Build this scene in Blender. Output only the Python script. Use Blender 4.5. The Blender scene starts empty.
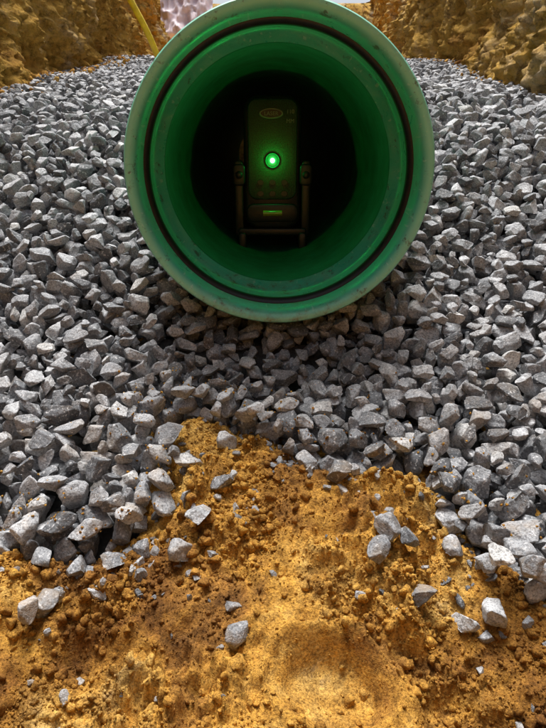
import bpy, bmesh, math, random
import numpy as np
from mathutils import Vector, Euler, Matrix
random.seed(7); rng=np.random.default_rng(11)
scene=bpy.context.scene
PITCH=21.3

# ------------------------------------------------------------------ noise
TAB=np.random.default_rng(3).random((256,256))
def vn(x,y):
    xi=np.floor(x).astype(int); yi=np.floor(y).astype(int)
    fx=x-xi; fy=y-yi
    fx=fx*fx*fx*(fx*(fx*6-15)+10); fy=fy*fy*fy*(fy*(fy*6-15)+10)
    a=TAB[xi&255,yi&255]; b=TAB[(xi+1)&255,yi&255]; c=TAB[xi&255,(yi+1)&255]; d=TAB[(xi+1)&255,(yi+1)&255]
    return (a*(1-fx)+b*fx)*(1-fy)+(c*(1-fx)+d*fx)*fy-0.5
def fbm(x,y,f,o=4,g=0.5):
    r=0;a=1
    for i in range(o):
        c,s=math.cos(i*0.7),math.sin(i*0.7)
        r=r+a*vn((c*x-s*y)*f+17.3*i,(s*x+c*y)*f+5.1*i); a*=g; f*=2.03
    return r
def sstep(a,b,v):
    t=np.clip((v-a)/(b-a),0,1); return t*t*(3-2*t)

# ------------------------------------------------------------------ terrain
PY=[-60,-0.5,0.0,0.25,0.42,0.6,0.95,1.2,2.6,3.1,4.0,6.5,80]
PZ=[-0.36,-0.36,-0.345,-0.335,-0.28,-0.212,0.0,0.08,0.345,0.36,0.30,0.30,0.30]
RC=(0.0075,0.63,-0.025)   # rim centre
YAW=math.radians(0.9)
PS=1.025
def pipe_x(y): return RC[0]-(y-RC[1])*math.tan(YAW)
def g(x,y):
    z=np.interp(y,PY,PZ)
    z=z+0.02*fbm(x,y,3.1,2)*sstep(0.2,0.9,y)
    z=z-0.036*np.exp(-((x-0.0)**2/0.014+(y-0.60)**2/0.006))
    return z
POLY=np.array([(-0.9,0.390),(-0.4,0.380),(-.227,.377),(-.18,.370),(-.147,.358),(-.120,.364),(-.102,.382),(-.092,.42),(-.100,.46),(-.112,.498),(-.095,.522),(-.065,.528),
 (-.033,.512),(.004,.494),(.022,.465),(.045,.450),(.083,.445),(.120,.438),(.148,.418),(.160,.385),(.190,.360),(.212,.332),(.25,.30),(.4,.28),(.9,.27),(.9,-60),(-.9,-60)])
def sdist(x,y):
    x=np.asarray(x,float); y=np.asarray(y,float)
    d=np.full(x.shape,1e9); ins=np.zeros(x.shape,bool)
    n=len(POLY)
    for i in range(n):
        ax,ay=POLY[i]; bx,by=POLY[(i+1)%n]
        ex,ey=bx-ax,by-ay
        t=np.clip(((x-ax)*ex+(y-ay)*ey)/(ex*ex+ey*ey),0,1)
        d=np.minimum(d,np.hypot(x-ax-t*ex,y-ay-t*ey))
        c=((ay>y)!=(by>y))
        xc=ex*(y-ay)/(ey if ey!=0 else 1e-12)+ax
        ins^=(c&(x<xc))
    return np.where(ins,d,-d)
def dmask(x,y):
    return sstep(-0.036,0.030,sdist(x,y)+0.018*fbm(x,y,24,3,.5))
def dent(x,y,cx,cy,rx,ry,dep,sharp=0.25,rim=.35):
    r=np.sqrt(((x-cx)/rx)**2+((y-cy)/ry)**2)
    return -dep*(1-sstep(1-sharp,1.0,r))*(1-0.3*r.clip(0,1)**2)+rim*dep*np.exp(-((r-1.12)/0.12)**2)
def smoothzone(x,y):
    return np.clip(1.3*np.exp(-(((x-.042)/.05)**4+((y-.262)/.038)**4))+.8*np.exp(-(((x-.01)/.035)**2+((y-.315)/.02)**2))+.7*np.exp(-(((x-.11)/.03)**2+((y-.255)/.02)**2)),0,1)
def soil_h(x,y):
    m=dmask(x,y)
    top=g(x,y)-0.003+0.024*fbm(x,y,8,3)
    rough=0.40+0.80*sstep(-0.12,0.2,fbm(x+3,y+1,12,2))
    rough=rough*(1-0.85*smoothzone(x,y))
    f=fbm(x,y,42,4,0.52)
    cl=fbm(x+9,y+4,110,3,0.55)
    top=top+rough*(0.013*f+0.0070*sstep(.0,.22,cl)-0.0035*sstep(.05,.3,-cl)+.0024*fbm(x,y,260,2))
    # shoe-heel mark: irregular outline, deepest against its far edge
    wx=x+.008*fbm(x,y,30,2); wy=y+.007*fbm(x+5,y,30,2)
    top=top+dent(wx,wy,.040,.264,.040,.031,.017,.34,.35)*(.75+.5*sstep(.24,.29,y))
    top=top+dent(wx,wy,.118,.252,.026,.022,.009,.4,.3)
    top=top+dent(x,y,-.13,.285,.035,.02,.008,.6)
    top=top+dent(x,y,-.02,.36,.03,.018,.006,.6)
    top=top+0.006*np.exp(-(((x+.01)/.10)**2+((y-.44)/.035)**2))
    r=np.sqrt(((x-.042)/.021)**2+((y-.352)/.014)**2)
    top=top+0.014*(1-sstep(0.6,1.05,r+0.25*fbm(x,y,90,2)))
    r=np.sqrt(((x-.093)/.026)**2+((y-.302)/.012)**2)
    top=top+0.008*(1-sstep(0.6,1.05,r+0.3*fbm(x,y,80,2)))
    return (g(x,y)-0.040)*(1-m)+top*m

def new_mesh(name,verts,faces,mat=None,smooth=True):
    me=bpy.data.meshes.new(name)
    v=np.asarray(verts,dtype=np.float32); f=np.asarray(faces,dtype=np.int32)
    k=f.shape[1]
    me.vertices.add(len(v)); me.vertices.foreach_set('co',v.ravel())
    me.loops.add(f.size); me.loops.foreach_set('vertex_index',f.ravel())
    me.polygons.add(len(f)); me.polygons.foreach_set('loop_start',np.arange(0,f.size,k,dtype=np.int32))
    me.polygons.foreach_set('use_smooth',np.full(len(f),smooth))
    me.update(calc_edges=True); me.validate()
    if mat: me.materials.append(mat)
    return me
def add_obj(name,me,parent=None):
    o=bpy.data.objects.new(name,me); scene.collection.objects.link(o)
    if parent: o.parent=parent
    return o
def grid_faces(nr,nc):
    i=np.arange(nr-1)[:,None]*nc+np.arange(nc-1)[None,:]
    return np.stack([i,i+1,i+nc+1,i+nc],-1).reshape(-1,4)

# ------------------------------------------------------------------ materials
class M:
    def __init__(s,name):
        s.m=bpy.data.materials.new(name); s.m.use_nodes=True
        s.nt=s.m.node_tree; s.N=s.nt.nodes; s.L=s.nt.links
        s.b=s.N['Principled BSDF']
    def n(s,t,**kw):
        nd=s.N.new(t)
        for k,v in kw.items(): setattr(nd,k,v)
        return nd
    def l(s,a,b): s.L.new(a,b)
    def noise(s,vec,scale,detail=5,rough=0.6,dist=0):
        nd=s.n('ShaderNodeTexNoise'); nd.inputs['Scale'].default_value=scale; nd.inputs['Detail'].default_value=detail
        nd.inputs['Roughness'].default_value=rough; nd.inputs['Distortion'].default_value=dist
        s.l(vec,nd.inputs['Vector']); return nd.outputs['Fac']
    def ramp(s,fac,stops):
        r=s.n('ShaderNodeValToRGB'); e=r.color_ramp.elements
        while len(e)<len(stops): e.new(0.5)
        for i,(p,c) in enumerate(stops):
            e[i].position=p; e[i].color=(c if isinstance(c,tuple) else (c,c,c))+(1,)
        s.l(fac,r.inputs['Fac']); return r.outputs['Color']
    def mix(s,fac,a,b,mode='MIX'):
        x=s.n('ShaderNodeMix',data_type='RGBA',blend_type=mode)
        for sock,v in ((x.inputs[0],fac),(x.inputs[6],a),(x.inputs[7],b)):
            if isinstance(v,(int,float)): sock.default_value=v
            elif isinstance(v,tuple): sock.default_value=v+(1,)
            else: s.l(v,sock)
        return x.outputs[2]
    def math(s,op,a,b=0.0,clamp=False):
        x=s.n('ShaderNodeMath',operation=op,use_clamp=clamp)
        for sock,v in ((x.inputs[0],a),(x.inputs[1],b)):
            if isinstance(v,(int,float)): sock.default_value=v
            else: s.l(v,sock)
        return x.outputs[0]
    def bump(s,h,dist,strength=1.0,prev=None):
        b=s.n('ShaderNodeBump'); b.inputs['Strength'].default_value=strength; b.inputs['Distance'].default_value=dist
        s.l(h,b.inputs['Height'])
        if prev: s.l(prev,b.inputs['Normal'])
        return b.outputs['Normal']
    def set(s,**kw):
        for k,v in kw.items():
            i=s.b.inputs[k.replace('_',' ')]
            if isinstance(v,(int,float)): i.default_value=v
            elif isinstance(v,tuple): i.default_value=v+(1,)
            else: s.l(v,i)

def mat_stone():
    m=M('crushed_granite')
    tc=m.n('ShaderNodeTexCoord'); oi=m.n('ShaderNodeObjectInfo'); geo=m.n('ShaderNodeNewGeometry')
    ad=m.n('ShaderNodeVectorMath',operation='ADD'); m.l(tc.outputs['Object'],ad.inputs[0])
    sc=m.n('ShaderNodeVectorMath',operation='SCALE'); sc.inputs[0].default_value=(3.1,7.7,1.9); m.l(oi.outputs['Random'],sc.inputs['Scale'])
    m.l(sc.outputs[0],ad.inputs[1]); v=ad.outputs[0]
    base=m.ramp(oi.outputs['Random'],[(0,(.13,.137,.148)),(.25,(.26,.27,.286)),(.6,(.42,.43,.45)),(.88,(.54,.55,.565)),(1,(.60,.595,.58))])
    spk=m.noise(v,520,3,.7)
    c=m.mix(m.ramp(spk,[(.38,0.0),(.54,1.0)]),m.mix(.62,base,(.05,.052,.058)),base)
    w=m.noise(v,330,2,.6)
    c=m.mix(m.math('MULTIPLY',m.ramp(w,[(.58,0.0),(.66,1.0)]),.6),c,(.74,.74,.75))
    big=m.noise(v,60,2,.5)
    c=m.mix(.7,c,m.ramp(big,[(.3,.5),(.7,1.25)]),'MULTIPLY')
    sx=m.n('ShaderNodeSeparateXYZ'); m.l(geo.outputs['Position'],sx.inputs[0])
    near=m.math('SUBTRACT',1.0,m.math('MULTIPLY',m.math('SUBTRACT',sx.outputs['Y'],.30),2.6),True)
    dn=m.ramp(m.noise(geo.outputs['Position'],20,5,.7),[(.50,0.0),(.68,1.0)])
    c=m.mix(m.math('MULTIPLY',m.math('MULTIPLY',dn,near),.5),c,(.38,.24,.10))
    n1=m.bump(m.noise(v,200,4,.7),.0022,.9)
    m.set(Base_Color=c,Roughness=.65,Normal=n1,Specular_IOR_Level=.4)
    return m.m
def mat_soil():
    m=M('ochre_soil'); geo=m.n('ShaderNodeNewGeometry'); P=geo.outputs['Position']
    a=m.noise(P,10,5,.65,.5)
    c=m.ramp(a,[(.28,(.17,.080,.026)),(.40,(.38,.185,.042)),(.51,(.64,.345,.066)),(.62,(.73,.46,.13)),(.76,(.72,.58,.36))])
    damp=m.ramp(m.noise(P,8.5,4,.55,.3),[(.52,0.0),(.62,1.0)])
    c=m.mix(m.math('MULTIPLY',damp,.7),c,m.mix(1.0,c,(.46,.38,.36),'MULTIPLY'))
    b=m.noise(P,80,5,.7)
    c=m.mix(.85,c,m.ramp(b,[(.30,(.32,.27,.24)),(.46,(.85,.82,.8)),(.60,(1.18,1.15,1.08))]),'MULTIPLY')
    f=m.noise(P,560,3,.7)
    c=m.mix(.75,c,m.ramp(f,[(.36,(.32,.28,.25)),(.5,(.95,.95,.95)),(.64,(1.35,1.35,1.3))]),'MULTIPLY')
    n=m.bump(m.noise(P,260,5,.7),.0040,.9)
    n=m.bump(f,.0012,.9,n)
    m.set(Base_Color=c,Roughness=.88,Normal=n,Specular_IOR_Level=.2)
    return m.m
def mat_wall():
    m=M('clay_bank'); geo=m.n('ShaderNodeNewGeometry'); P=geo.outputs['Position']
    a=m.noise(P,4,7,.72,.5)
    c=m.ramp(a,[(.28,(.26,.13,.045)),(.40,(.56,.30,.065)),(.50,(.80,.49,.11)),(.60,(.78,.54,.25)),(.70,(.80,.68,.54))])
    b=m.noise(P,30,7,.78)
    c=m.mix(.9,c,m.ramp(b,[(.36,(.30,.25,.22)),(.48,(.92,.9,.86)),(.60,(1.2,1.18,1.12))]),'MULTIPLY')
    n=m.bump(m.noise(P,90,6,.8),.016,1.0)
    n=m.bump(m.noise(P,320,3,.7),.006,.9,n)
    m.set(Base_Color=c,Roughness=.92,Normal=n,Specular_IOR_Level=.1)
    return m.m
def mat_pipe():
    m=M('green_pipe_plastic'); tc=m.n('ShaderNodeTexCoord'); O=tc.outputs['Object']
    c=m.mix(m.ramp(m.noise(O,14,5,.6),[(.3,0.0),(.7,1.0)]),(.06,.46,.30),(.10,.60,.42))
    d=m.noise(O,22,6,.75,.8)
    c=m.mix(m.math('MULTIPLY',m.ramp(d,[(.48,0.0),(.70,1.0)]),.35),c,(.40,.60,.50))
    sx=m.n('ShaderNodeSeparateXYZ'); m.l(O,sx.inputs[0])
    edge=m.ramp(m.math('ADD',sx.outputs['Y'],m.math('MULTIPLY',m.math('SUBTRACT',d,.5),.012)),[(.0,1.0),(.009,0.0)])
    c=m.mix(m.math('MULTIPLY',edge,.55),c,(.36,.70,.56))
    k=m.noise(O,60,5,.75)
    c=m.mix(m.math('MULTIPLY',m.ramp(k,[(.58,0.0),(.66,1.0)]),.75),c,(.07,.06,.04))
    mp=m.n('ShaderNodeMapping'); mp.inputs['Scale'].default_value=(1,.12,1); mp.inputs['Rotation'].default_value=(.3,.2,.5); m.l(O,mp.inputs[0])
    scr=m.noise(mp.outputs[0],210,2,.5)
    c=m.mix(m.math('MULTIPLY',m.ramp(scr,[(.66,0.0),(.69,1.0)]),.45),c,(.46,.70,.60))
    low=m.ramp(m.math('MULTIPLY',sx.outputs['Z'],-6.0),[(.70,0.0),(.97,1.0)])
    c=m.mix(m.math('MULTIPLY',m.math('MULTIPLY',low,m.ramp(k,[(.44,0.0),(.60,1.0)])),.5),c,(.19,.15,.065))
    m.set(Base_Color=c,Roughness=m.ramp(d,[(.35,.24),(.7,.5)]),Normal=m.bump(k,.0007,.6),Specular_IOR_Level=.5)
    return m.m
def simple(name,col,rough=.5,metal=0,nscale=60,amt=.35,bump=.0005,**kw):
    m=M(name); tc=m.n('ShaderNodeTexCoord')
    nz=m.noise(tc.outputs['Object'],nscale,5,.65)
    c=m.mix(1.0,col,m.ramp(nz,[(.3,1-amt),(.7,1+amt)]),'MULTIPLY')
    m.set(Base_Color=c,Roughness=rough,Metallic=metal,Normal=m.bump(nz,bump,.6),**kw)
    return m.m
MS=mat_stone(); MD=mat_soil(); MW=mat_wall(); MP=mat_pipe()
MPB=simple('green_barrel_painted_shade',(.014,.15,.085),.5,0,30,.45,.0006)  # pipe green darkened for the bore: shade of the unlit depth put into colour
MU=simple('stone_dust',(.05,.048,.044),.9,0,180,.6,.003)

# ------------------------------------------------------------------ ground sheet (trench + surface)
TOP=1.12
ys=np.concatenate([[-80,-30,-10,-4,-2.6],np.arange(-2.4,-1.9,.06),np.arange(-1.9,.5,.08),np.arange(.5,4.6,.011),np.arange(4.6,5.5,.02),np.arange(5.5,6.0,.1),[6.6,7.4,9,14,30,90]])
NW=140; NF=84
tw=np.linspace(0,1,NW)
def base_floor(x,y):
    z=g(x,y)-0.006
    grav=sstep(.56,.66,y)*(1-sstep(3.0,3.1,y))
    z=z-0.05*grav
    px=np.abs(x-pipe_x(y))
    ch=(1-sstep(.176,.22,px))*sstep(.60,.64,y)*(1-sstep(3.05,3.12,y))
    z=z*(1-ch)+np.minimum(z,-0.235)*ch
    u=(np.abs(x)<.60)&(y>-.2)&(y<.66)
    return np.where(u,np.minimum(z,g(x,y)-0.06),z)
rows=[]
for y in ys:
    hb=0.02*math.sin(y*1.3)+0.05*float(sstep(1.3,2.3,y))
    hwl=.56+hb; hwr=.52+hb+.02*float(sstep(1.3,2.3,y))
    lx=np.array([-90,-30,-10,-4,-2,-1.4,-1.15]); lz=np.full(7,TOP)
    lz=lz+0.03*fbm(lx,np.full(7,y),1.2,2)
    def wall(side,hw):
        zf=g(np.array([side*hw]),np.array([y]))[0]-0.08
        topx=hw+(0.26 if side<0 else .20)
        xx=topx+(hw-topx)*tw**0.9
        zz=TOP+(zf-TOP)*tw
        nn=np.full(NW,y*1.0)
        lump=fbm(nn+side*3,zz+9,8,5,.62)
        disp=0.10*fbm(nn+side*7,zz*1.4,2.3,3)+0.055*lump+.01+0.022*fbm(nn+side,zz,55,4,.75)
        xx=xx+disp
        zz=zz+0.02*fbm(nn+4,zz*1.0+side*5,14,3)*np.sin(np.pi*tw)
        return side*xx,zz
    wlx,wlz=wall(-1,hwl); wrx,wrz=wall(1,hwr)
    fx=np.linspace(-hwl+.03,hwr-.03,NF); fz=base_floor(fx,np.full(NF,y))
    X=np.concatenate([lx,wlx,fx,wrx[::-1],-lx[::-1]]); Z=np.concatenate([lz,wlz,fz,wrz[::-1],lz[::-1]])
    ye=y+.12*fbm(X,np.full(len(X),3.0),2.5,4)
    d=sstep(-2.3,-2.0,y)*(1-sstep(4.85,5.3,ye))
    Z=TOP+(Z-TOP)*d
    rows.append(np.stack([X,np.full(len(X),y),Z],-1))
V=np.array(rows); nr,nc=V.shape[:2]
gme=new_mesh('ground',V.reshape(-1,3),grid_faces(nr,nc),MW)
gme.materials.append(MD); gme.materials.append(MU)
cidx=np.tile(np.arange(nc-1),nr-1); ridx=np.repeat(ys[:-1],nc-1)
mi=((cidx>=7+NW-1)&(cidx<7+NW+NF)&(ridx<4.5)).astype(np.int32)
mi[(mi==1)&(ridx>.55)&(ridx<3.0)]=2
gme.polygons.foreach_set('material_index',mi)
add_obj('ground',gme)

px=np.arange(-.60,.6001,.0019); py=np.arange(-.2,.66,.0019)
XX,YY=np.meshgrid(px,py); ZZ=soil_h(XX,YY)
sme=new_mesh('soil',np.stack([XX,YY,ZZ],-1).reshape(-1,3),grid_faces(len(py),len(px)),MD)
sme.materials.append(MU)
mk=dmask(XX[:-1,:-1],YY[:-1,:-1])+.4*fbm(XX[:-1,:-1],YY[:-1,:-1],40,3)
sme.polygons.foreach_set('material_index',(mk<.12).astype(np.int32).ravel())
add_obj('soil',sme)

# ------------------------------------------------------------------ instancing helper
def instancer(name,pts,rots,scl,idx,coll):
    me=bpy.data.meshes.new(name); n=len(pts)
    me.vertices.add(n); me.vertices.foreach_set('co',np.asarray(pts,np.float32).ravel())
    a=me.attributes.new('rot','FLOAT_VECTOR','POINT'); a.data.foreach_set('vector',np.asarray(rots,np.float32).ravel())
    a=me.attributes.new('scl','FLOAT','POINT'); a.data.foreach_set('value',np.asarray(scl,np.float32))
    a=me.attributes.new('idx','INT','POINT'); a.data.foreach_set('value',np.asarray(idx,np.int32))
    o=add_obj(name,me)
    ng=bpy.data.node_groups.new(name+'_scatter','GeometryNodeTree')
    ng.interface.new_socket('Geometry',in_out='INPUT',socket_type='NodeSocketGeometry')
    ng.interface.new_socket('Geometry',in_out='OUTPUT',socket_type='NodeSocketGeometry')
    N=ng.nodes; L=ng.links
    gi=N.new('NodeGroupInput'); go=N.new('NodeGroupOutput')
    ip=N.new('GeometryNodeInstanceOnPoints'); ci=N.new('GeometryNodeCollectionInfo')
    ci.inputs['Collection'].default_value=coll; ci.inputs['Separate Children'].default_value=True; ci.inputs['Reset Children'].default_value=True
    def at(nm,t):
        x=N.new('GeometryNodeInputNamedAttribute'); x.data_type=t; x.inputs['Name'].default_value=nm; return x.outputs['Attribute']
    L.new(gi.outputs[0],ip.inputs['Points']); L.new(ci.outputs[0],ip.inputs['Instance'])
    ip.inputs['Pick Instance'].default_value=True
    L.new(at('idx','INT'),ip.inputs['Instance Index'])
    er=N.new('FunctionNodeEulerToRotation'); L.new(at('rot','FLOAT_VECTOR'),er.inputs[0]); L.new(er.outputs[0],ip.inputs['Rotation'])
    L.new(at('scl','FLOAT'),ip.inputs['Scale']); L.new(ip.outputs[0],go.inputs[0])
    md=o.modifiers.new('scatter','NODES'); md.node_group=ng
    return o

# ------------------------------------------------------------------ stones
bm=bmesh.new(); bmesh.ops.create_icosphere(bm,subdivisions=4,radius=1.0)
bm.verts.ensure_lookup_table()
SV=np.array([v.co[:] for v in bm.verts]); SF=np.array([[v.index for v in f.verts] for f in bm.faces]); bm.free()
bm=bmesh.new(); bmesh.ops.create_icosphere(bm,subdivisions=2,radius=1.0)
CV=np.array([v.co[:] for v in bm.verts]); CF=np.array([[v.index for v in f.verts] for f in bm.faces]); bm.free()
def stone_verts(S,r,ncut=13,a=None,rough=.02):
    v=S.copy()
    for _ in range(ncut):
        n=r.normal(size=3); n/=np.linalg.norm(n); d=r.uniform(.42,.80)
        h=v@n-d; v=v-np.outer(np.maximum(h,0),n)
    for k in range(3):
        f=(3,7,14)[k]; o=r.random(3)*50
        nz=vn(v[:,0]*f+o[0]+v[:,2]*2.1,v[:,1]*f+o[1]+v[:,2]*f*.7)
        v=v*(1+rough*(1.8,1.1,.8)[k]*nz)[:,None]
    v=v/np.abs(v).max(0)
    b=a*r.uniform(.62,.92); c=a*r.uniform(.46,.74)
    return v*np.array([a,b,c])
NV=44
coll=bpy.data.collections.new('gravel_stones')
SVS=[]
for i in range(NV):
    r=np.random.default_rng(100+i)
    a=r.uniform(.0082,.0160) if i<39 else r.uniform(.0165,.021)
    v=stone_verts(SV,r,int(r.integers(10,17)),a,.05)
    SVS.append(v)
    me=new_mesh('gravel_stone_%02d'%i,v,SF,MS)
    o=bpy.data.objects.new('gravel_stone_%02d'%i,me); coll.objects.link(o)
C=.0027
def prep(v,e):
    R=np.array(Euler(e).to_matrix()); w=v@R.T
    ix=np.round(w[:,0]/C).astype(int); iy=np.round(w[:,1]/C).astype(int)
    x0,y0=ix.min(),iy.min(); nx=ix.max()-x0+1; ny=iy.max()-y0+1
    t=np.full((ny,nx),-1e3); b=np.full((ny,nx),1e3)
    np.maximum.at(t,(iy-y0,ix-x0),w[:,2]); np.minimum.at(b,(iy-y0,ix-x0),w[:,2])
    return (x0,y0,nx,ny,t,b,w[:,2].max())
PRE=[]
for i in range(NV):
    for k in range(12):
        if k<7: e=(rng.normal(0,.4),rng.normal(0,.4),rng.uniform(0,6.28))
        else: e=tuple(rng.uniform(0,6.28,3))
        PRE.append((i,e,prep(SVS[i],e)))
X0,X1,Y0,Y1=-.72,.72,.16,3.02
gx=np.arange(X0,X1,C); gy=np.arange(Y0,Y1,C)
GX,GY=np.meshgrid(gx,gy)
G=g(GX,GY); MK=dmask(GX,GY)
H=base_floor(GX,GY)
u=(GY<.655)&(np.abs(GX)<.6); H=np.where(u,soil_h(GX,GY),H)
PX=np.abs(GX-pipe_x(GY)); inpipe=(PX<.173)&(GY>.60)
tp=RC[2]+np.sqrt(np.maximum(.156**2-PX**2,0)); und=RC[2]-np.sqrt(np.maximum(.174**2-PX**2,0))-.003
cover=inpipe&(G>tp+.03)&(PX<.15)&(GY>1.2)
H=np.where(cover,tp,H)
LIM=np.where(inpipe&~cover,np.minimum(G,und),G+.014)
hw_ok=np.abs(GX)<.68
ny_,nx_=H.shape
pts=[];rots=[];idxs=[]
def place(cx,cy,pid,sink,force=False):
    i,e,(ox,oy,nx,ny,t,b,tm)=PRE[pid]
    a0=cy+oy; b0=cx+ox
    if a0<0 or b0<0 or a0+ny>ny_ or b0+nx>nx_: return None
    z=(H[a0:a0+ny,b0:b0+nx]-b).max()
    return z-sink
NATT=44000; acc=0; fail=0
EDGE=.55+.7*fbm(GX,GY,60,2)
for k in range(NATT):
    best=None
    pid=rng.integers(len(PRE)); tm=PRE[pid][2][6]
    cxs=rng.integers(6,nx_-6,7)
    cys=(rng.random(7)*(ny_-12)).astype(int)+6
    for cx,cy in zip(cxs,cys):
        if MK[cy,cx]>EDGE[cy,cx] or not hw_ok[cy,cx]: continue
        z=place(cx,cy,pid,.0032)
        if z is None: continue
        s=z+tm-LIM[cy,cx]
        if best is None or s<best[0]: best=(s,cx,cy,z)
    if best is None or best[0]>.006:
        fail+=1; continue
    s,cx,cy,z=best
    i,e,(ox,oy,nx,ny,t,b,_)=PRE[pid]
    sl=H[cy+oy:cy+oy+ny,cx+ox:cx+ox+nx]; np.maximum(sl,z+t,out=sl)
    pts.append((gx[cx],gy[cy],z)); rots.append(e); idxs.append(i); acc+=1
print('STONES',acc,'fail',fail)
SC=[(-.046,.42),(-.044,.48),(-.072,.355),(-.061,.377),(-.106,.366),(-.168,.32),(-.178,.304),(.092,.357),(.106,.353),(.079,.34),(.109,.314),(.142,.309),(.143,.355),
 (.168,.345),(.153,.409),(.164,.311),(.203,.327),(.19,.322),(.187,.338),(.178,.362),(.015,.462),(.165,.38),(-.13,.357),(.215,.30),(-.155,.345),(.172,.33),(.03,.44),(.06,.425),(-.015,.49)]
bigs=[p for p in range(len(PRE)) if p%12<7 and PRE[p][0]<39 and .0105<np.abs(SVS[PRE[p][0]]).max()<.0142]
for (x,y) in SC:
    cx=int(round((x-X0)/C)); cy=int(round((y-Y0)/C)); pid=bigs[rng.integers(len(bigs))]
    z=place(cx,cy,pid,.0055)
    i,e,(ox,oy,nx,ny,t,b,_)=PRE[pid]
    sl=H[cy+oy:cy+oy+ny,cx+ox:cx+ox+nx]; np.maximum(sl,z+t,out=sl)
    pts.append((gx[cx],gy[cy],z)); rots.append(e); idxs.append(i)
scl=list(np.ones(len(pts)))
k=0
while k<700:
    x=rng.uniform(-.5,.5); y=rng.uniform(.18,.53); sd=float(sdist(np.array([x]),np.array([y]))[0])
    if sd<-.01 or rng.random()>math.exp(-max(sd,0)/.03)+.08: continue
    if rng.random()<float(smoothzone(np.array([x]),np.array([y]))[0])*1.2: continue
    pid=rng.integers(len(PRE)); f=rng.uniform(.12,.45) if rng.random()<.93 else rng.uniform(.45,.75)
    z=float(soil_h(np.array([x]),np.array([y]))[0])+.0012*f
    pts.append((x,y,z)); rots.append(PRE[pid][1]); idxs.append(PRE[pid][0]); scl.append(f); k+=1
instancer('gravel',pts,rots,scl,idxs,coll)

# ------------------------------------------------------------------ soil crumbs
cc=bpy.data.collections.new('soil_crumbs_parts')
for i in range(14):
    r=np.random.default_rng(500+i)
    v=stone_verts(CV,r,8,1.0,.18); v=v*np.array([1,1.1,1.2])
    o=bpy.data.objects.new('soil_crumb_%02d'%i,new_mesh('soil_crumb_%02d'%i,v,CF,MD,True)); cc.objects.link(o)
n=150000
x=rng.uniform(-.45,.45,n); y=.12+rng.random(n)*.44
dens=fbm(x,y,14,3)+.28
keep=(dmask(x,y)>.25)&(rng.random(n)<np.clip(dens*2.2,.15,1))
keep&=rng.random(n)>smoothzone(x,y)*.95
x=x[keep];y=y[keep]; n=len(x)
s=.0006+.0012*rng.pareto(2.8,n).clip(0,4.0)
z=soil_h(x,y)+s*.2
def hsample(x2,y2):
    return H[np.clip(((y2-Y0)/C).round().astype(int),0,ny_-1),np.clip(((x2-X0)/C).round().astype(int),0,nx_-1)]
n2=7000; x2=rng.uniform(-.3,.3,n2); y2=rng.uniform(.27,.60,n2); sd2=sdist(x2,y2)
k2=(sd2<.0)&(rng.random(n2)<np.exp(sd2/.022)); x2=x2[k2];y2=y2[k2]
s2=rng.uniform(.0006,.0018,len(x2)); z2=hsample(x2,y2)-.0006
n3=2600; x3=np.where(rng.random(n3)<.5,-1,1)*(.66-np.abs(rng.normal(0,.055,n3))); y3=rng.uniform(.8,2.95,n3)
s3=.002+.003*rng.pareto(2.2,n3).clip(0,4); z3=hsample(x3,y3)-s3*.1
x=np.concatenate([x,x2,x3]);y=np.concatenate([y,y2,y3]);z=np.concatenate([z,z2,z3]);s=np.concatenate([s,s2,s3]); n=len(x)
instancer('soil_crumbs',np.stack([x,y,z],-1),rng.uniform(0,6.28,(n,3)),s,rng.integers(0,14,n),cc)
print('CRUMBS',n)

# ------------------------------------------------------------------ pipe
def lathe(prof,nseg=160,close=False):
    P=np.array(prof); k=len(P); th=np.linspace(0,2*np.pi,nseg,endpoint=False)
    V=np.stack([P[None,:,0]*np.cos(th)[:,None],np.broadcast_to(P[None,:,1],(nseg,k)),P[None,:,0]*np.sin(th)[:,None]],-1).reshape(-1,3)
    F=[]
    for s in range(nseg):
        s2=(s+1)%nseg
        for j in range(k if close else k-1):
            j2=(j+1)%k
            F.append((s*k+j,s*k+j2,s2*k+j2,s2*k+j))
    return V,F
prof=[(.140,2.38),(.140,1.2),(.140,.5),(.140,.125),(.141,.120),(.1485,.108),(.1512,.102),(.1515,.098),(.1515,.063),(.1545,.061),(.1545,.043),(.1515,.041),(.1517,.02),(.1525,.010),(.1545,.004),(.157,.0015),(.160,.0004),(.163,.0008),(.1645,.003),(.165,.007),
 (.165,.03),(.1643,.032),(.1643,.040),(.165,.042),(.168,.046),(.168,.064),(.165,.070),(.165,.15),(.160,.165),(.152,.18),(.150,.19),(.150,.8),(.150,2.38)]
Vp,Fp=lathe(prof,192,True)
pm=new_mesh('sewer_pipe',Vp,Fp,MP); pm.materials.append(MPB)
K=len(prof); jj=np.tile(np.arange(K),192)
pm.polygons.foreach_set('material_index',(jj<4).astype(np.int32))  # bore faces past the socket get the painted-in shade
pm.set_sharp_from_angle(angle=math.radians(40))
pipe=add_obj('sewer_pipe',pm); pipe.location=RC; pipe.rotation_euler=(0,0,YAW); pipe.scale=(PS,1,PS)
MR=simple('black_rubber',(.012,.012,.012),.45,0,80,.4)
gp=[(.1548,.044),(.1548,.060),(.151,.0605),(.1478,.058),(.1462,.054),(.1468,.050),(.149,.047),(.151,.0445)]
Vg,Fg=lathe(gp,160,True)
o=add_obj('rubber_gasket',new_mesh('rubber_gasket',Vg,Fg,MR),pipe)

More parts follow.
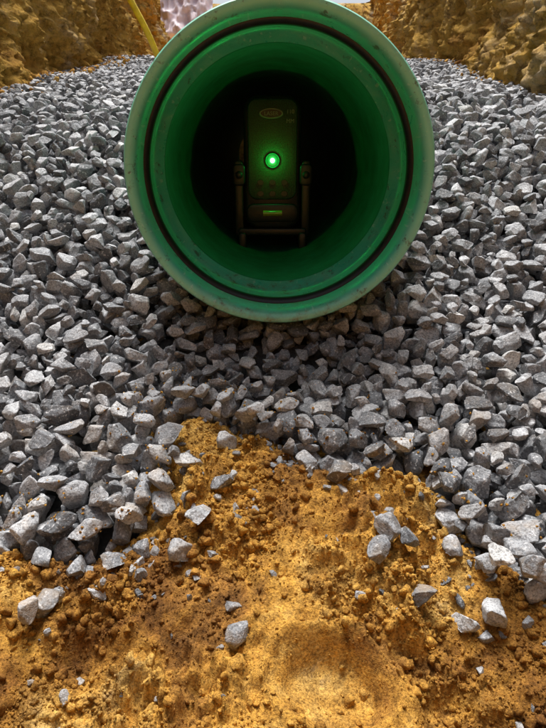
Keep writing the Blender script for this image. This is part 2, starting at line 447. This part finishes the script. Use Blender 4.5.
# ------------------------------------------------------------------ pipe laser
las=bpy.data.objects.new('pipe_laser',None); scene.collection.objects.link(las)
LY=0.98; las.location=(pipe_x(LY)-.003,LY,RC[2]-.1425)
las.rotation_euler=(0,0,YAW)
MB=simple('dark_housing',(.009,.013,.011),.4,0,120,.5)
MG=simple('green_face',(.006,.055,.020),.4,0,500,.97,.0010)
MM=simple('worn_metal',(.04,.05,.047),.45,.7,90,.5)
def rr_prism(w,h,r,y0,y1,n=8,bev=.002,cz=0,cx=0):
    prof=[]
    for k,(sx,sz) in enumerate(((1,1),(-1,1),(-1,-1),(1,-1))):
        for a in range(n+1):
            t=math.pi/2*(k+a/n)
            prof.append((sx*(w/2-r)+r*math.cos(t),sz*(h/2-r)+r*math.sin(t)))
    prof=np.array(prof); m=len(prof)
    rings=[]
    for (yy,ins) in ((y0,bev),(y0+bev*.35,bev*.35),(y0+bev,0),(y1-bev,0),(y1-bev*.35,bev*.35),(y1,bev)):
        sc=np.array([(w/2-ins)/(w/2),(h/2-ins)/(h/2)])
        q=prof*sc
        rings.append(np.stack([q[:,0]+cx,np.full(m,yy),q[:,1]+cz],-1))
    V=np.concatenate(rings)
    bmx=bmesh.new(); vs=[bmx.verts.new(v) for v in V]
    for r_ in range(5):
        for j in range(m):
            j2=(j+1)%m; bmx.faces.new((vs[r_*m+j],vs[r_*m+j2],vs[(r_+1)*m+j2],vs[(r_+1)*m+j]))
    bmx.faces.new(vs[:m][::-1]); bmx.faces.new(vs[5*m:])
    bmesh.ops.recalc_face_normals(bmx,faces=bmx.faces)
    return bmx
def bm_obj(name,b,mat,parent,smooth=True):
    me=bpy.data.meshes.new(name); b.to_mesh(me); b.free(); me.materials.append(mat)
    if smooth:
        me.polygons.foreach_set('use_smooth',[True]*len(me.polygons)); me.set_sharp_from_angle(angle=math.radians(35))
    return add_obj(name,me,parent)
BZ=.144
bm_obj('housing',rr_prism(.096,.212,.026,0,.26,cz=BZ,bev=.006),MB,las)
bm_obj('face_plate',rr_prism(.082,.156,.016,-.004,.004,cz=BZ+.022,bev=.0018),MG,las)
bm_obj('face_frame',rr_prism(.088,.03,.012,-.007,.004,cz=BZ-.078,bev=.002),MB,las)
LZ=.1505
Vl,Fl=lathe([(.0125,-.004),(.0125,-.007),(.0118,-.0082),(.0105,-.0082),(.0098,-.007),(.0098,-.005)],48,False)
o=add_obj('lens_hood',new_mesh('lens_hood',Vl,Fl,MG),las); o.location=(.0,0,LZ)
m=M('laser_lens'); tc=m.n('ShaderNodeTexCoord'); gd=m.n('ShaderNodeVectorMath',operation='LENGTH'); m.l(tc.outputs['Object'],gd.inputs[0])
rr=m.math('DIVIDE',gd.outputs['Value'],.0098)
fall=m.ramp(rr,[(0,1.0),(.30,.7),(.46,.12),(.65,.05),(1,.012)])
core=m.ramp(rr,[(0,(.6,1,.75)),(.30,(.45,1,.6)),(.5,(.02,1,.15))])
m.set(Base_Color=(.0,.05,.01),Emission_Color=core,Emission_Strength=m.math('MULTIPLY',fall,7.0),Roughness=.1)
Vl,Fl=lathe([(.0001,0),(.003,0),(.005,.0002),(.008,.0006),(.0098,.001)],48,False)
o=add_obj('laser_lens',new_mesh('laser_lens',Vl,Fl,m.m),las); o.location=(0,-.0078,LZ)
def ell(name,w,h,z,x,y,mat,th=.002):
    b=bmesh.new(); bmesh.ops.create_cone(b,cap_ends=True,segments=40,radius1=.5,radius2=.47,depth=1)
    bmesh.ops.transform(b,matrix=Matrix.Translation((x,y,z))@Matrix.Rotation(math.radians(90),4,'X')@Matrix.Diagonal((w,h,th,1)),verts=b.verts)
    return bm_obj(name,b,mat,las)
MBG=simple('badge_plate',(.13,.22,.15),.4,.3)
ell('badge_rim',.040,.016,BZ+.078,-.002,-.005,MBG)
ell('badge_field',.035,.012,BZ+.078,-.002,-.0062,MB)
def txt(name,body,size,x,y,z,mat):
    cu=bpy.data.curves.new(name,'FONT'); cu.body=body; cu.size=size; cu.align_x='CENTER'; cu.extrude=.0003
    ob=bpy.data.objects.new(name,cu); scene.collection.objects.link(ob)
    cu.materials.append(mat); ob.parent=las; ob.location=(x,y,z); ob.rotation_euler=(math.radians(90),0,0)
txt('size_marking','110',.0085,.029,-.0046,BZ+.078,MBG); txt('unit_marking','MM',.0085,.029,-.0046,BZ+.064,MBG)
txt('badge_letters','LASER',.0085,-.002,-.0075,BZ+.075,MBG)
for i,(x_,z_) in enumerate(((-.02,-.028),(0,-.028),(.02,-.028),(-.02,-.046),(0,-.046),(.02,-.046))):
    ell('button_%d'%i,.011,.009,BZ+z_,x_,-.005,MB,.003)
MV=simple('vial_fluid',(.30,.42,.04),.15)
b=bmesh.new(); bmesh.ops.create_cone(b,cap_ends=True,segments=20,radius1=.0045,radius2=.0045,depth=.032)
bmesh.ops.transform(b,matrix=Matrix.Translation((0,-.009,BZ-.078))@Matrix.Rotation(math.radians(90),4,'Y'),verts=b.verts)
bm_obj('level_vial',b,MV,las)
for sx in(-1,1):
    bm_obj('side_arm_%d'%(sx+2),rr_prism(.015,.125,.006,.0,.03,cz=.088,cx=sx*.057),MB,las)
    bm_obj('clamp_block_%d'%(sx+2),rr_prism(.020,.034,.006,-.008,.03,cz=.128,cx=sx*.056),MB,las)
    Vk,Fk=lathe([(.0001,-.013),(.005,-.013),(.0062,-.011),(.0062,-.008)],24)
    o=add_obj('clamp_knob_%d'%(sx+2),new_mesh('clamp_knob',Vk,Fk,MM),las); o.location=(sx*.056,0,.128)
    bm_obj('foot_rail_%d'%(sx+2),rr_prism(.014,.030,.005,-.01,.24,cz=.018,cx=sx*.052),MB,las)
bm_obj('base_plate',rr_prism(.118,.012,.004,-.004,.25,cz=.034),MB,las)
pl=bpy.data.lights.new('laser_glow','POINT'); pl.energy=.055; pl.color=(.02,1,.12); pl.shadow_soft_size=.004
plo=bpy.data.objects.new('laser_glow',pl); scene.collection.objects.link(plo); plo.parent=las; plo.location=(0,-.022,LZ)

# ------------------------------------------------------------------ yellow hose, white sheet
def tube(name,path,r,mat):
    cu=bpy.data.curves.new(name,'CURVE'); cu.dimensions='3D'; cu.bevel_depth=r; cu.bevel_resolution=5; cu.use_fill_caps=True
    sp=cu.splines.new('BEZIER'); sp.bezier_points.add(len(path)-1)
    for p,c in zip(sp.bezier_points,path): p.co=c; p.handle_left_type=p.handle_right_type='AUTO'
    cu.materials.append(mat); ob=bpy.data.objects.new(name,cu); scene.collection.objects.link(ob); return ob
MY=simple('yellow_plastic',(.85,.62,.02),.4,0,30,.2)
tube('yellow_hose',[(-.44,2.5,.28),(-.475,2.44,.40),(-.55,2.4,.56),(-.64,2.4,.80),(-.78,2.5,1.12),(-.98,2.7,1.18),(-1.6,3.0,1.15)],.012,MY)
MWT=simple('white_sheeting',(.82,.70,.73),.7,0,8,.2)
uu,vv=np.meshgrid(np.linspace(0,1,70),np.linspace(0,1,50))
sx_=-.74+uu*.34; sy_=4.1+.25*vv+.10*fbm(uu*2,vv*2,3,3); sz_=.66+vv*.5+.03*fbm(uu,vv,5,3)-.04*uu
add_obj('white_plastic_sheet',new_mesh('white_plastic_sheet',np.stack([sx_,sy_,sz_],-1).reshape(-1,3),grid_faces(50,70),MWT))

# ------------------------------------------------------------------ light, world, camera
w=bpy.data.worlds.new('World'); scene.world=w; w.use_nodes=True
nt=w.node_tree; bg=nt.nodes['Background']; sky=nt.nodes.new('ShaderNodeTexSky'); sky.sky_type='NISHITA'; sky.sun_disc=False
EL,AZ=68,-10
sky.sun_elevation=math.radians(EL); sky.sun_rotation=math.radians(AZ); sky.dust_density=6; sky.air_density=1.0; sky.ozone_density=1
hs=nt.nodes.new('ShaderNodeHueSaturation'); hs.inputs['Saturation'].default_value=.6
nt.links.new(sky.outputs[0],hs.inputs['Color']); nt.links.new(hs.outputs[0],bg.inputs[0]); bg.inputs[1].default_value=.15
sl=bpy.data.lights.new('sun','SUN'); sl.energy=5.0; sl.angle=math.radians(28); sl.color=(1,.985,.96)
so=bpy.data.objects.new('sun',sl); scene.collection.objects.link(so)
s=Vector((math.cos(math.radians(EL))*math.sin(math.radians(AZ)),math.cos(math.radians(EL))*math.cos(math.radians(AZ)),math.sin(math.radians(EL))))
so.rotation_euler=s.to_track_quat('Z','Y').to_euler(); so.location=(0,0,6)
cam=bpy.data.cameras.new('camera'); co=bpy.data.objects.new('camera',cam); scene.collection.objects.link(co)
cam.sensor_fit='VERTICAL'; cam.sensor_height=24; cam.lens=24*550/728; cam.clip_start=.01; cam.clip_end=500
co.location=(0,0,0); co.rotation_euler=(math.radians(90-PITCH),0,0)
scene.camera=co
scene.view_settings.view_transform='Standard'; scene.view_settings.look='None'; scene.view_settings.exposure=0
